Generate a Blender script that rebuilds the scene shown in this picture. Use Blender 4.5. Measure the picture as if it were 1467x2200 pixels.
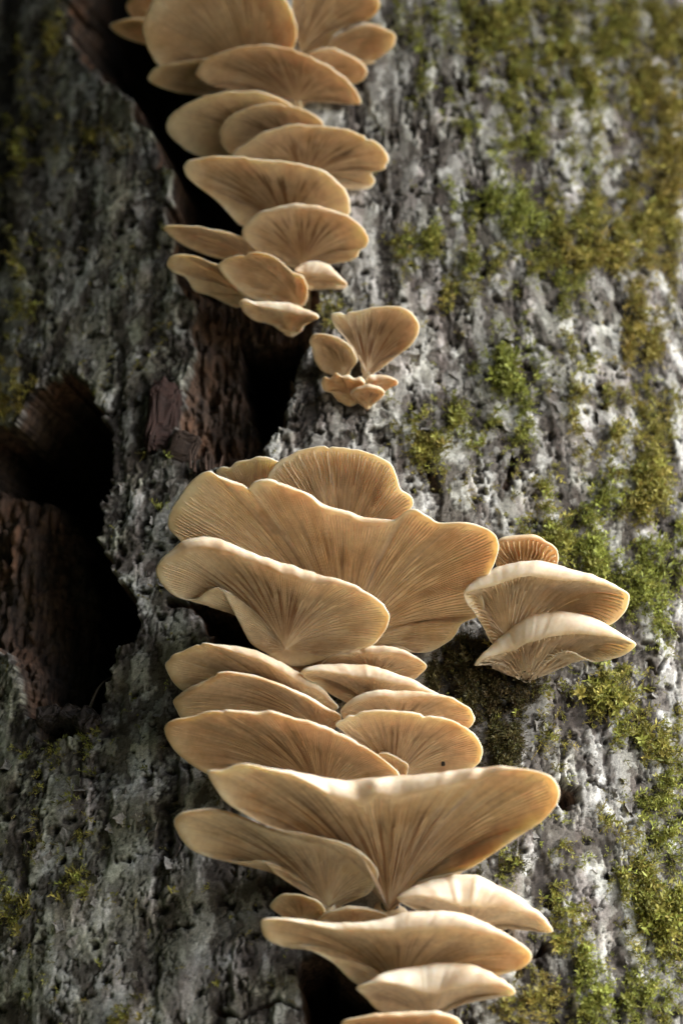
import bpy, math, random
import numpy as np
from mathutils import Vector

random.seed(7)
rng = np.random.default_rng(7)
scene = bpy.context.scene
for o in list(bpy.data.objects):
    bpy.data.objects.remove(o)

# ------------------------------------------------------------------ camera
R = 0.50                       # trunk radius, the trunk's front line stands at x = 0, y = 0
AXIS_Y = R
PITCH = math.radians(30)
DIST = 1.60
TARGET = np.array([0.0, 0.0, 2.0])
FWD = np.array([0.0, math.cos(PITCH), math.sin(PITCH)])
UPV = np.array([0.0, -math.sin(PITCH), math.cos(PITCH)])
CAM = TARGET - DIST * FWD
LENS = 85.0
FPX = LENS / 36.0 * 2200.0     # focal length in photograph pixels
CX, CY = 733.5, 1100.0

cam_d = bpy.data.cameras.new('camera')
cam = bpy.data.objects.new('camera', cam_d)
scene.collection.objects.link(cam)
cam.location = CAM
cam.rotation_euler = (math.pi / 2 + PITCH, 0, 0)
cam_d.lens = LENS
cam_d.sensor_fit = 'VERTICAL'
cam_d.sensor_height = 36.0
cam_d.sensor_width = 24.0
cam_d.clip_start = 0.05
cam_d.clip_end = 400.0
cam_d.dof.use_dof = True
cam_d.dof.focus_distance = 1.535
cam_d.dof.aperture_fstop = 4.0
scene.camera = cam

# ------------------------------------------------------------------ world, sun, exposure
SUN_AZ = math.radians(70)      # to the right of the direction from the trunk to the camera
SUN_EL = math.radians(30)
SUN_DIR = Vector((math.cos(SUN_EL) * math.sin(SUN_AZ), -math.cos(SUN_EL) * math.cos(SUN_AZ), math.sin(SUN_EL)))
world = bpy.data.worlds.new('World')
scene.world = world
world.use_nodes = True
wn = world.node_tree
bg = wn.nodes['Background']
sky = wn.nodes.new('ShaderNodeTexSky')
sky.sky_type = 'NISHITA'
sky.sun_disc = False
sky.sun_elevation = SUN_EL
sky.sun_rotation = math.pi - SUN_AZ
sky.air_density = 1.0
sky.dust_density = 1.0
sky.ozone_density = 1.0
wn.links.new(sky.outputs[0], bg.inputs[0])
bg.inputs[1].default_value = 0.07
sun_d = bpy.data.lights.new('sun', 'SUN')
sun_d.energy = 1.5
sun_d.angle = math.radians(40)
sun_d.color = (1.0, 0.975, 0.935)
sun = bpy.data.objects.new('sun', sun_d)
scene.collection.objects.link(sun)
sun.rotation_euler = SUN_DIR.to_track_quat('Z', 'Y').to_euler()
sun.location = (3, -3, 6)
vs = scene.view_settings
vs.view_transform = 'Standard'
vs.look = 'None'
vs.gamma = 1.0
vs.exposure = 2.88
vs.use_curve_mapping = False

# ------------------------------------------------------------------ helpers
def ray_dir(px, py):
    """direction of the line of sight through a photograph pixel, forward component 1"""
    a = (np.asarray(px, float) - CX) / FPX
    b = -(np.asarray(py, float) - CY) / FPX
    return np.stack([a, FWD[1] + b * UPV[1], FWD[2] + b * UPV[2]], -1)

def trunk_t(d, rad=R):
    """depth at which a line of sight meets the trunk cylinder"""
    ox, oy = CAM[0], CAM[1] - AXIS_Y
    A = d[..., 0] ** 2 + d[..., 1] ** 2
    B = 2 * (ox * d[..., 0] + oy * d[..., 1])
    Cc = ox * ox + oy * oy - rad * rad
    q = np.maximum(B * B - 4 * A * Cc, 0)
    return (-B - np.sqrt(q)) / (2 * A)

def on_trunk(px, py):
    d = ray_dir(px, py)
    return CAM + d * trunk_t(d)[..., None]

def project(P):
    v = P - CAM
    dep = v @ FWD
    return CX + FPX * v[..., 0] / dep, CY - FPX * (v @ UPV) / dep

def ss(a, b, x):
    t = np.clip((x - a) / (b - a), 0, 1)
    return t * t * (3 - 2 * t)

def _hash(ix, iy, seed):
    h = (ix.astype(np.uint32) * np.uint32(374761393) + iy.astype(np.uint32) * np.uint32(668265263)
         + np.uint32(seed * 362437 + 12345))
    h = (h ^ (h >> np.uint32(13))) * np.uint32(1274126177)
    h = (h ^ (h >> np.uint32(16))) * np.uint32(2246822519)
    return h ^ (h >> np.uint32(15))

def perlin(x, y, seed=0):
    xi = np.floor(x).astype(np.int64); yi = np.floor(y).astype(np.int64)
    xf = x - xi; yf = y - yi
    u = xf * xf * xf * (xf * (xf * 6 - 15) + 10)
    v = yf * yf * yf * (yf * (yf * 6 - 15) + 10)
    def g(dx, dy):
        a = _hash(xi + dx, yi + dy, seed).astype(np.float64) * (2 * math.pi / 4294967296.0)
        return np.cos(a) * (xf - dx) + np.sin(a) * (yf - dy)
    n0 = g(0, 0) * (1 - u) + g(1, 0) * u
    n1 = g(0, 1) * (1 - u) + g(1, 1) * u
    return (n0 * (1 - v) + n1 * v) * 1.5

def fbm(x, y, octv=4, seed=0, gain=0.5):
    s = 0; a = 1; tot = 0
    for i in range(octv):
        s = s + a * perlin(x * 2 ** i + 17.3 * i, y * 2 ** i - 9.1 * i, seed + i * 13)
        tot += a; a *= gain
    return s / tot * 1.4

def worley(x, y, seed=0):
    xi = np.floor(x).astype(np.int64); yi = np.floor(y).astype(np.int64)
    best = np.full(x.shape, 9.0); second = np.full(x.shape, 9.0); rid = np.zeros(x.shape)
    for dx in (-1, 0, 1):
        for dy in (-1, 0, 1):
            h = _hash(xi + dx, yi + dy, seed)
            fx = (h & np.uint32(0xffff)).astype(float) / 65535.0
            fy = ((h >> np.uint32(16)) & np.uint32(0xffff)).astype(float) / 65535.0
            d = np.hypot(xi + dx + fx - x, yi + dy + fy - y)
            h2 = _hash(xi + dx, yi + dy, seed + 77).astype(float) / 4294967296.0
            near = d < best
            second = np.where(near, best, np.minimum(second, d))
            rid = np.where(near, h2, rid)
            best = np.where(near, d, best)
    return best, second, rid

def poly_sd(px, py, poly):
    """signed distance to a closed outline (negative inside)"""
    P = np.asarray(poly, float); Q = np.roll(P, -1, 0)
    dmin = np.full(px.shape, 1e9); inside = np.zeros(px.shape, bool)
    for (ax, ay), (bx, by) in zip(P, Q):
        ex, ey = bx - ax, by - ay
        t = np.clip(((px - ax) * ex + (py - ay) * ey) / (ex * ex + ey * ey + 1e-9), 0, 1)
        dmin = np.minimum(dmin, np.hypot(px - ax - t * ex, py - ay - t * ey))
        if abs(ey) > 1e-9:
            c = ((ay > py) != (by > py)) & (px < ex * (py - ay) / ey + ax)
            inside ^= c
    return np.where(inside, -dmin, dmin)

def make_mesh(name, V, quads=None, tris=None, col=None, smooth=True):
    V = np.asarray(V, np.float32).reshape(-1, 3)
    loops = []; starts = []; totals = []
    n = 0
    if quads is not None and len(quads):
        q = np.asarray(quads, np.int32).reshape(-1, 4)
        loops.append(q.ravel()); starts.append(n + 4 * np.arange(len(q))); n += 4 * len(q)
    if tris is not None and len(tris):
        t = np.asarray(tris, np.int32).reshape(-1, 3)
        loops.append(t.ravel()); starts.append(n + 3 * np.arange(len(t))); n += 3 * len(t)
    L = np.concatenate(loops).astype(np.int32); S = np.concatenate(starts).astype(np.int32)
    me = bpy.data.meshes.new(name)
    me.vertices.add(len(V)); me.vertices.foreach_set('co', V.ravel())
    me.loops.add(len(L)); me.loops.foreach_set('vertex_index', L)
    me.polygons.add(len(S)); me.polygons.foreach_set('loop_start', S)
    me.update(calc_edges=True)
    me.validate()
    if col is not None:
        at = me.color_attributes.new('Col', 'FLOAT_COLOR', 'POINT')
        c = np.ones((len(V), 4), np.float32); c[:, :3] = np.asarray(col, np.float32).reshape(-1, 3)
        at.data.foreach_set('color', c.ravel())
    me.polygons.foreach_set('use_smooth', np.full(len(me.polygons), smooth, dtype=bool))
    return me

def grid_faces(nu, nv, closed=False, base=0):
    """quads of an nu x nv vertex grid, index = i * nv + j"""
    i = np.arange(nu if closed else nu - 1); j = np.arange(nv - 1)
    I, J = np.meshgrid(i, j, indexing='ij'); I2 = (I + 1) % nu
    return (np.stack([I * nv + J, I2 * nv + J, I2 * nv + J + 1, I * nv + J + 1], -1).reshape(-1, 4) + base)

def obj(name, me, mat=None, parent=None):
    o = bpy.data.objects.new(name, me)
    scene.collection.objects.link(o)
    if mat and not me.materials:
        me.materials.append(mat)
    if parent:
        o.parent = parent
        o.matrix_parent_inverse = parent.matrix_basis.inverted()
    return o

def empty(name, loc):
    o = bpy.data.objects.new(name, None)
    o.empty_display_size = 0.02
    scene.collection.objects.link(o)
    o.location = loc
    return o

def tag(o, label=None, cat=None, group=None, kind=None):
    if label: o['label'] = label
    if cat: o['category'] = cat
    if group: o['group'] = group
    if kind: o['kind'] = kind
    return o

# ------------------------------------------------------------------ materials
def new_mat(name):
    m = bpy.data.materials.new(name); m.use_nodes = True
    nt = m.node_tree
    return m, nt, nt.nodes['Principled BSDF']

def attr_col(nt):
    a = nt.nodes.new('ShaderNodeAttribute'); a.attribute_name = 'Col'
    return a.outputs['Color']

def noise_node(nt, scale, detail=4, rough=0.6, vec=None):
    n = nt.nodes.new('ShaderNodeTexNoise')
    n.inputs['Scale'].default_value = scale
    n.inputs['Detail'].default_value = detail
    n.inputs['Roughness'].default_value = rough
    if vec is None:
        g = nt.nodes.new('ShaderNodeNewGeometry'); vec = g.outputs['Position']
    nt.links.new(vec, n.inputs['Vector'])
    return n.outputs['Fac']

def ramp(nt, fac, a, b, pa=0.3, pb=0.7):
    r = nt.nodes.new('ShaderNodeValToRGB')
    r.color_ramp.elements[0].position = pa; r.color_ramp.elements[0].color = (*a, 1)
    r.color_ramp.elements[1].position = pb; r.color_ramp.elements[1].color = (*b, 1)
    nt.links.new(fac, r.inputs[0])
    return r.outputs[0]

def mult(nt, a, b, fac=1.0):
    m = nt.nodes.new('ShaderNodeMix'); m.data_type = 'RGBA'; m.blend_type = 'MULTIPLY'
    m.inputs['Factor'].default_value = fac
    nt.links.new(a, m.inputs['A']); nt.links.new(b, m.inputs['B'])
    return m.outputs['Result']

def bump(nt, h, bsdf, strength, dist):
    b = nt.nodes.new('ShaderNodeBump')
    b.inputs['Strength'].default_value = strength; b.inputs['Distance'].default_value = dist
    nt.links.new(h, b.inputs['Height']); nt.links.new(b.outputs[0], bsdf.inputs['Normal'])

def bark_material(name):
    m, nt, p = new_mat(name)
    f = noise_node(nt, 900, 4, 0.7)
    c = mult(nt, attr_col(nt), ramp(nt, f, (0.55, 0.55, 0.55), (1.25, 1.22, 1.2), 0.3, 0.7))
    # bare rotten wood inside the hollows: upright grain, rusty and dark brown, shade painted in by darkening with depth
    g = nt.nodes.new('ShaderNodeNewGeometry')
    mp = nt.nodes.new('ShaderNodeMapping'); mp.inputs['Scale'].default_value = (1, 1, 0.16)
    nt.links.new(g.outputs['Position'], mp.inputs['Vector'])
    grain = ramp(nt, noise_node(nt, 170, 6, 0.72, mp.outputs[0]), (0.022, 0.016, 0.013), (0.20, 0.135, 0.098), 0.38, 0.70)
    rust = ramp(nt, noise_node(nt, 34, 4, 0.6), (0.74, 0.74, 0.76), (1.12, 0.88, 0.74), 0.45, 0.65)
    wood = mult(nt, grain, rust)
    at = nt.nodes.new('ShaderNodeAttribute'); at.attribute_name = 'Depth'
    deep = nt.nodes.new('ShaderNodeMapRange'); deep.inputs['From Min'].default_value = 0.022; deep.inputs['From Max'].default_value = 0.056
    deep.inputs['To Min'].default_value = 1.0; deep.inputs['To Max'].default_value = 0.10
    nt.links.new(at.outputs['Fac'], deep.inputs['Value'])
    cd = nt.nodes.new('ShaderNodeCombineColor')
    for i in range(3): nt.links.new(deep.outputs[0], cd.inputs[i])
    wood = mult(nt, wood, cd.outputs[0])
    nz = nt.nodes.new('ShaderNodeMapRange'); nz.inputs['From Min'].default_value = 0.003; nz.inputs['From Max'].default_value = 0.007
    nt.links.new(at.outputs['Fac'], nz.inputs['Value'])
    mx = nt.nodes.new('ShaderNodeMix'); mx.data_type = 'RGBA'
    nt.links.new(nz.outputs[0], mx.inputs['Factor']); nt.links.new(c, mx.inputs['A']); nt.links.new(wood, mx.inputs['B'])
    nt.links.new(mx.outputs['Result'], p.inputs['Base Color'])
    p.inputs['Roughness'].default_value = 0.85
    p.inputs['Specular IOR Level'].default_value = 0.25
    bump(nt, noise_node(nt, 700, 5, 0.7), p, 0.45, 0.0008)
    return m

def fungus_material(name, sss=0.6, rough=0.55, grain=120, trans=0.28):
    m, nt, p = new_mat(name)
    f = noise_node(nt, grain, 4, 0.6)
    c = mult(nt, attr_col(nt), ramp(nt, f, (0.84, 0.80, 0.74), (1.06, 1.05, 1.04), 0.3, 0.65))
    c = mult(nt, c, ramp(nt, noise_node(nt, 26, 5, 0.62), (0.86, 0.76, 0.64), (1.0, 1.0, 1.0), 0.34, 0.54))
    nt.links.new(c, p.inputs['Base Color'])
    p.inputs['Roughness'].default_value = rough
    p.inputs['Specular IOR Level'].default_value = 0.3
    p.inputs['Subsurface Weight'].default_value = sss
    p.inputs['Subsurface Radius'].default_value = (1.0, 0.68, 0.42)
    p.inputs['Subsurface Scale'].default_value = 0.008
    tr = nt.nodes.new('ShaderNodeBsdfTranslucent')
    nt.links.new(mult(nt, c, ramp(nt, f, (1.0, 0.945, 0.83), (1.0, 0.96, 0.86))), tr.inputs['Color'])
    mx = nt.nodes.new('ShaderNodeMixShader'); mx.inputs[0].default_value = trans
    nt.links.new(p.outputs[0], mx.inputs[1]); nt.links.new(tr.outputs[0], mx.inputs[2])
    nt.links.new(mx.outputs[0], nt.nodes['Material Output'].inputs['Surface'])
    bump(nt, noise_node(nt, 500, 3, 0.6), p, 0.15, 0.0006)
    return m

def moss_material(name):
    m, nt, p = new_mat(name)
    nt.links.new(attr_col(nt), p.inputs['Base Color'])
    p.inputs['Roughness'].default_value = 0.6
    p.inputs['Specular IOR Level'].default_value = 0.25
    tr = nt.nodes.new('ShaderNodeBsdfTranslucent')
    nt.links.new(attr_col(nt), tr.inputs['Color'])
    mx = nt.nodes.new('ShaderNodeMixShader'); mx.inputs[0].default_value = 0.35
    nt.links.new(p.outputs[0], mx.inputs[1]); nt.links.new(tr.outputs[0], mx.inputs[2])
    nt.links.new(mx.outputs[0], nt.nodes['Material Output'].inputs['Surface'])
    return m

M_BARK = bark_material('weathered_bark')
M_FLESH = fungus_material('mushroom_flesh')
M_GILL = fungus_material('mushroom_gill', 0.5, 0.6, 260, 0.34)
M_MOSS = moss_material('moss_leaf')
M_ROT = bark_material('rotten_wood')

# ------------------------------------------------------------------ ground
def build_ground():
    m, nt, p = new_mat('leaf_litter')
    f = noise_node(nt, 6, 6, 0.7)
    nt.links.new(ramp(nt, f, (0.18, 0.145, 0.092), (0.42, 0.35, 0.23), 0.3, 0.7), p.inputs['Base Color'])
    p.inputs['Roughness'].default_value = 0.9
    n = 60
    a = np.linspace(-1, 1, n); a = np.sign(a) * np.abs(a) ** 3 * 150
    X, Y = np.meshgrid(a, a, indexing='ij')
    Z = 0.06 * fbm(X / 1.5, Y / 1.5, 3, 5)
    o = obj('forest_floor', make_mesh('forest_floor', np.stack([X, Y, Z], -1), grid_faces(n, n)), m)
    tag(o, 'brown leaf litter of the forest floor at the foot of the tree', kind='structure')
build_ground()

def build_shade_foliage():
    # unseen foliage added left and behind the camera to block light; right stays open
    m, nt, p = new_mat('blocker_leaf')
    nt.links.new(ramp(nt, noise_node(nt, 8, 3), (0.018, 0.030, 0.010), (0.05, 0.075, 0.022)), p.inputs['Base Color'])
    p.inputs['Roughness'].default_value = 0.6
    n = 9000
    az = np.radians(rng.uniform(BLOCK_FROM, BLOCK_TO, n)); rad = rng.uniform(2.3, 4.2, n); h = rng.uniform(0.05, 7.0, n)
    c = np.stack([rad * np.sin(az), -rad * np.cos(az), h], -1)
    # more added foliage overhead and close by, dimming the trunk's top and left
    n2 = 4500
    az2 = np.radians(rng.uniform(-160, 45, n2)); rad2 = 0.75 + 2.6 * rng.random(n2) ** 0.8
    h2 = 2.75 + 0.45 * rng.random(n2) + 0.10 * rad2 + 0.6 * ss(-30, 45, np.degrees(az2))
    c2 = np.stack([rad2 * np.sin(az2), AXIS_Y - rad2 * np.cos(az2), h2], -1)
    n3 = 3200
    az3 = np.radians(rng.uniform(30, 115, n3)); rad3 = rng.uniform(0.9, 2.0, n3)
    c3 = np.stack([rad3 * np.sin(az3), AXIS_Y - rad3 * np.cos(az3), 2.90 + 0.5 * rng.random(n3) + 0.25 * (rad3 - 0.9)], -1)
    n4 = 2600
    c4 = np.stack([rng.uniform(-1.2, -0.40, n4), rng.uniform(-1.0, 0.35, n4), rng.uniform(0.2, 3.2, n4)], -1)
    c2 = np.vstack([c2, c3, c4]); n2 += n3 + n4
    c = np.vstack([c, c2]); n += n2
    a = rng.normal(size=(n, 3)); a /= np.linalg.norm(a, axis=1, keepdims=True)
    b = np.cross(a, rng.normal(size=(n, 3))); b /= np.linalg.norm(b, axis=1, keepdims=True)
    L = rng.uniform(0.16, 0.34, n)[:, None] * np.where(np.arange(n) >= n - n2, 0.6, 1.0)[:, None]; W = L * 0.38
    V = np.stack([c - a * L, c + b * W, c + a * L, c - b * W], 1)
    o = obj('shade_foliage', make_mesh('shade_foliage', V, np.arange(4 * n).reshape(n, 4), smooth=False), m)
    tag(o, 'added evergreen foliage outside the frame, shading the left and top of the trunk', kind='stuff')
BLOCK_FROM, BLOCK_TO = -150, 30      # degrees, right of the direction from the trunk to the camera
build_shade_foliage()

# ------------------------------------------------------------------ trunk
# outlines of the hollows, as seen in the photograph, laid onto the trunk's surface
HOLLOW_TOP = [(140, -200), (140, 0), (160, 90), (215, 165), (285, 235), (340, 330), (365, 420), (360, 520), (385, 610), (415, 660),
              (412, 720), (408, 800), (390, 835), (385, 900), (400, 960), (445, 1010), (560, 1015), (600, 930), (612, 860), (635, 800), (660, 740),
              (690, 650), (680, 560), (640, 450), (600, 330), (560, 200), (520, 60), (480, -200)]
DEEP_TOP = [(490, 680), (560, 690), (650, 690), (660, 740), (630, 790), (612, 850), (600, 910), (550, 905), (520, 860), (500, 780)]
HOLLOW_LEFT = [(-400, 920), (0, 905), (40, 915), (70, 860), (105, 815), (150, 800), (195, 830), (222, 880), (236, 940), (245, 1010),
               (232, 1060), (216, 1110), (214, 1165), (240, 1200), (255, 1235), (290, 1275), (300, 1325), (288, 1375), (240, 1400), (228, 1450),
               (222, 1500), (215, 1530), (208, 1570), (150, 1590), (95, 1590), (62, 1530), (45, 1470), (30, 1420), (0, 1390), (-400, 1300)]
DEEP_LEFT = [(-30, 935), (46, 914), (72, 864), (106, 818), (150, 802), (193, 832), (219, 880), (230, 940), (238, 1010), (216, 1070), (208, 1170), (240, 1240), (280, 1290), (285, 1350),
             (235, 1385), (215, 1440), (200, 1480), (150, 1470), (150, 1400), (155, 1250), (130, 1100), (80, 1030), (-30, 1010)]
POCKET_MID = [(395, 1290), (440, 1270), (520, 1290), (590, 1380), (600, 1420), (520, 1420), (450, 1370), (420, 1330)]
POCKET_LOW = [(640, 2060), (700, 2040), (790, 2100), (860, 2150), (900, 2260), (820, 2330), (690, 2330), (650, 2200), (632, 2120)]
POCKET_STEM = [(575, 1905), (650, 1890), (720, 1940), (760, 1975), (700, 2000), (620, 1975), (585, 1950)]
HOLE_SMALL = [(975, 172), (990, 160), (1015, 170), (1035, 192), (1020, 203), (992, 202), (978, 190)]
HOLE_RIGHT = [(1190, 1668), (1212, 1660), (1222, 1684), (1246, 1690), (1252, 1712), (1262, 1748), (1240, 1738), (1224, 1752), (1204, 1734), (1186, 1712)]
CRACKS = [[(640, 2170), (600, 2150), (560, 2165), (520, 2190), (470, 2175)], [(1110, 2095), (1130, 2060), (1160, 2050), (1175, 2030)],
          [(915, 990), (930, 1020), (935, 1045)], [(1395, 1420), (1412, 1445), (1428, 1415)], [(1105, 980), (1090, 1045)],
          [(60, 1250), (80, 1330), (75, 1400)], [(360, 1290), (420, 1300)]]

def bark(th, z, px, py):
    """outward relief, colour and hollow depth of the trunk's surface"""
    G = lambda *c: np.array(c)
    mixc = lambda c, d, f: c * (1 - f[..., None]) + d * f[..., None]
    s = th * R
    zz = z - TARGET[2]
    s = s + 0.10 * np.maximum(zz, -0.05) * ss(0.0, 0.12, s)      # the grain leans on the upper right
    left = ss(520, 250, px)
    ws = s + 0.0035 * fbm(s / 0.03, z / 0.05, 3, 3)
    big = fbm(s / 0.16, z / 0.30, 3, 11)
    # furrows: long upright grooves where bark has gone
    fn = perlin(ws / 0.024, z / 0.20, 31) + 0.45 * perlin(ws / 0.009, z / 0.035, 32) + 0.22 * perlin(ws / 0.0035, z / 0.007, 33)
    furrow = ss(-0.12, -0.42, fn)
    # plates of bark in broken terraces
    pl = 0.75 * fbm(ws / 0.0165, z / 0.0280, 6, 91, 0.52) + 0.55 * fn * 0.5 + 0.15 * perlin(s / 0.05, z / 0.08, 94)
    step1 = ss(-0.30, -0.255, pl); step2 = ss(-0.03, 0.01, pl); step3 = ss(0.24, 0.275, pl)
    lip = np.exp(-((pl - 0.03) / 0.03) ** 2) + 0.8 * np.exp(-((pl - 0.29) / 0.03) ** 2)
    # short curling splits across the grain
    wz = z + 0.004 * fbm(s / 0.012, z / 0.012, 2, 9)
    sp = np.abs(perlin(ws / 0.011, wz / 0.0042, 41) + 0.3 * perlin(s / 0.004, z / 0.002, 42))
    split = (1 - ss(0.015, 0.085, sp)) * ss(0.0, 0.35, fbm(s / 0.02, z / 0.02, 2, 45) + 0.25 * left)
    up = np.abs(perlin(ws / 0.0085, z / 0.055, 47) + 0.3 * perlin(ws / 0.003, z / 0.006, 48))
    upcrack = (1 - ss(0.025, 0.13, up)) * ss(-0.15, 0.30, fbm(s / 0.025, z / 0.05, 3, 49))
    lump = fbm(ws / 0.0045, z / 0.0055, 4, 51, 0.62)
    fine = fbm(s / 0.0017, z / 0.0019, 2, 61)
    wrink = fbm(ws / 0.010, wz / 0.0026, 3, 63)
    f1, f2, rid = worley(ws / 0.0120 + 0.25 * lump, z / 0.0105 + 0.25 * wrink, 71)
    pit = (rid > 0.80) * (1 - ss(0.10, 0.27, f1 * (1.25 - 0.5 * rid)))
    g1, g2, gid = worley(ws / 0.0058, z / 0.0062 + 0.4 * lump, 81)
    pit2 = (gid > 0.90) * (1 - ss(0.12, 0.32, g1))
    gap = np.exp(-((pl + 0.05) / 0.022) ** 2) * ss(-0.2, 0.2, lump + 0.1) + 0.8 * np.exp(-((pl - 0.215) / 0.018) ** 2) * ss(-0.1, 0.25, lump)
    d = (0.006 * big - 0.0020 * furrow * (1 - 0.4 * left) - 0.0016 * upcrack * (1 - 0.65 * left) - 0.0030 * pit
         + 0.72 * (0.0004 * step1 + 0.0005 * step2 + 0.0004 * step3 + 0.0004 * lip - 0.0013 * split + 0.00022 * lump + 0.00008 * fine
                   + 0.00018 * wrink * (0.4 + left) - 0.0011 * gap - 0.0016 * pit2))
    # --- colour of the bark itself
    c_dark, c_low, c_mid, c_lite = G(0.055, 0.048, 0.044), G(0.115, 0.106, 0.098), G(0.245, 0.246, 0.236), G(0.52, 0.535, 0.53)
    col = np.broadcast_to(c_dark, d.shape + (3,)).copy()
    col = mixc(col, c_low, step1)
    col = mixc(col, c_mid, step2)
    lich = ss(-0.02, 0.34, fbm(ws / 0.0155, z / 0.0340, 6, 101, 0.56) + 0.40 * pl + 0.13 * wrink - 0.02) * (0.35 + 0.65 * step2)
    col = mixc(col, c_lite, lich * 0.9)
    col = col * (1 + 0.22 * fine + 0.12 * lump + 0.24 * wrink)[..., None]
    purple = ss(0.05, 0.5, fbm(s / 0.022, z / 0.05, 4, 111)) * 0.5
    col = mixc(col, col * G(0.88, 0.74, 0.75), purple)
    alg = ss(-0.25, 0.40, fbm(s / 0.030, z / 0.05, 4, 121)) * (0.22 + 0.40 * left)
    col = mixc(col, col * G(0.70, 0.72, 0.50), alg)
    soil_shade = np.clip(0.55 * gap + pit * 0.95 + pit2 * 0.8 + 0.85 * split * (1 - 0.3 * left) + upcrack * 0.9 + 0.85 * furrow * ss(-0.3, 0.2, lump), 0, 1)  # dark crevices and dirt, with shade painted in under the plate lips
    col = mixc(col, G(0.022, 0.018, 0.016), soil_shade)
    # bark below and beside the clusters: cap shade and mossy dark painted in
    shade_moss = 0
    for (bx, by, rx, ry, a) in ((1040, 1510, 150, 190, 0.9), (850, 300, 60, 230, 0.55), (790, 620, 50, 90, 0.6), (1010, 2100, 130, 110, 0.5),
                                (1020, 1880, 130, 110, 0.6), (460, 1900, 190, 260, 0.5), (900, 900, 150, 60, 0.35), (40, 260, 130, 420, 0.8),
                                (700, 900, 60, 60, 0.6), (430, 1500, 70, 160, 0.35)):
        shade_moss = np.maximum(shade_moss, a * np.exp(-((px - bx) / rx) ** 2 - ((py - by) / ry) ** 2))
    shade_moss = shade_moss * ss(-0.45, 0.25, fbm(s / 0.010, z / 0.016, 4, 131, 0.6) + shade_moss - 0.2)
    col = mixc(col, col * G(0.22, 0.19, 0.18) + 0.006, shade_moss)
    # --- hollows
    jag = 7 * fbm(s / 0.006, z / 0.006, 3, 141) + 12 * fbm(s / 0.02, z / 0.02, 2, 142) + 7 * (np.floor(4 * pl) / 4)
    sd_t = poly_sd(px, py, HOLLOW_TOP) + jag + 22 * fbm(s / 0.015, z / 0.022, 3, 143) * ss(620, 420, py)
    depth = 0.015 * ss(0, 6, -sd_t) + 0.013 * ss(8, 60, -sd_t) + 0.16 * ss(0, 34, -sd_t) * ss(620, 400, py)
    depth = np.maximum(depth, 0.10 * ss(-12, 36, -poly_sd(px, py, DEEP_TOP) - jag))
    sd_l = poly_sd(px, py, HOLLOW_LEFT) + jag
    depth = np.maximum(depth, 0.014 * ss(0, 6, -sd_l) + (0.003 + 0.034 * ss(-20, 150, px)) * ss(8, 60, -sd_l))
    depth = np.maximum(depth, 0.26 * ss(-26, 14, -poly_sd(px, py, DEEP_LEFT) - jag) * ss(0, 8, -sd_l))
    for poly, dm, w in ((POCKET_MID, 0.07, 40), (POCKET_LOW, 0.14, 45), (POCKET_STEM, 0.06, 30), (HOLE_SMALL, 0.03, 12), (HOLE_RIGHT, 0.022, 34)):
        depth = np.maximum(depth, dm * ss(0, w, -(poly_sd(px, py, poly) + 1.1 * jag)))
    for line in CRACKS:
        dd = np.full(px.shape, 1e9)
        for (ax, ay), (bx, by) in zip(line[:-1], line[1:]):
            ex, ey = bx - ax, by - ay
            t = np.clip(((px - ax) * ex + (py - ay) * ey) / (ex * ex + ey * ey), 0, 1)
            dd = np.minimum(dd, np.hypot(px - ax - t * ex, py - ay - t * ey))
        depth = np.maximum(depth, 0.008 * ss(7, 1.5, dd + 0.35 * jag))
    inside = ss(0.002, 0.012, depth)
    grain = fbm(s / 0.0045, z / 0.055, 4, 151, 0.6)
    gr2 = fbm(s / 0.02, z / 0.035, 4, 161)
    chip = fbm(s / 0.006, z / 0.010, 4, 171, 0.6)
    rim = np.exp(-(np.minimum(np.abs(sd_t), np.abs(sd_l)) / 16) ** 2) * (1 - inside)
    d = d + 0.0022 * rim * (0.4 + lump)
    d = d * (1 - 0.6 * inside) + inside * (0.0065 * grain + 0.006 * gr2 + 0.0055 * chip) - depth
    return d, np.clip(col, 0.004, 0.85), depth, soil_shade

def build_trunk():
    zs_lo, zs_hi = on_trunk(733, 2330)[2], on_trunk(733, -130)[2]
    td = np.linspace(math.radians(-36), math.radians(36), 640)
    th = np.concatenate([td, np.linspace(math.radians(36), math.radians(324), 50)[1:-1]])
    zd = np.linspace(zs_lo, zs_hi, 880)
    z = np.concatenate([np.linspace(0 - 0.1, zs_lo, 60)[:-1], zd, np.linspace(zs_hi, 9.0, 60)[1:]])
    TH, Z = np.meshgrid(th, z, indexing='ij')
    base = np.stack([R * np.sin(TH), AXIS_Y - R * np.cos(TH), Z], -1)
    px, py = project(base)
    back = (np.abs(np.where(TH > math.pi, TH - 2 * math.pi, TH)) > 1.2) | ((base - CAM) @ FWD < 0.3)
    px = np.where(back, -9999, px); py = np.where(back, -9999, py)
    ths = np.where(TH > math.pi, TH - 2 * math.pi, TH)
    d, col, depth, soil_shade = bark(ths, Z, px, py)
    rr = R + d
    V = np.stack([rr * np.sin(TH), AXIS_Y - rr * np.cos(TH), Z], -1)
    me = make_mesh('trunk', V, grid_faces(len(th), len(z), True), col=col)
    at = me.attributes.new('Depth', 'FLOAT', 'POINT')
    at.data.foreach_set('value', depth.astype(np.float32).ravel())
    return me, dict(V=V, col=col, depth=depth, px=px, py=py, nth=len(td), zlo=59, zhi=59 + 880, soil_shade=soil_shade, d=d)

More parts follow.
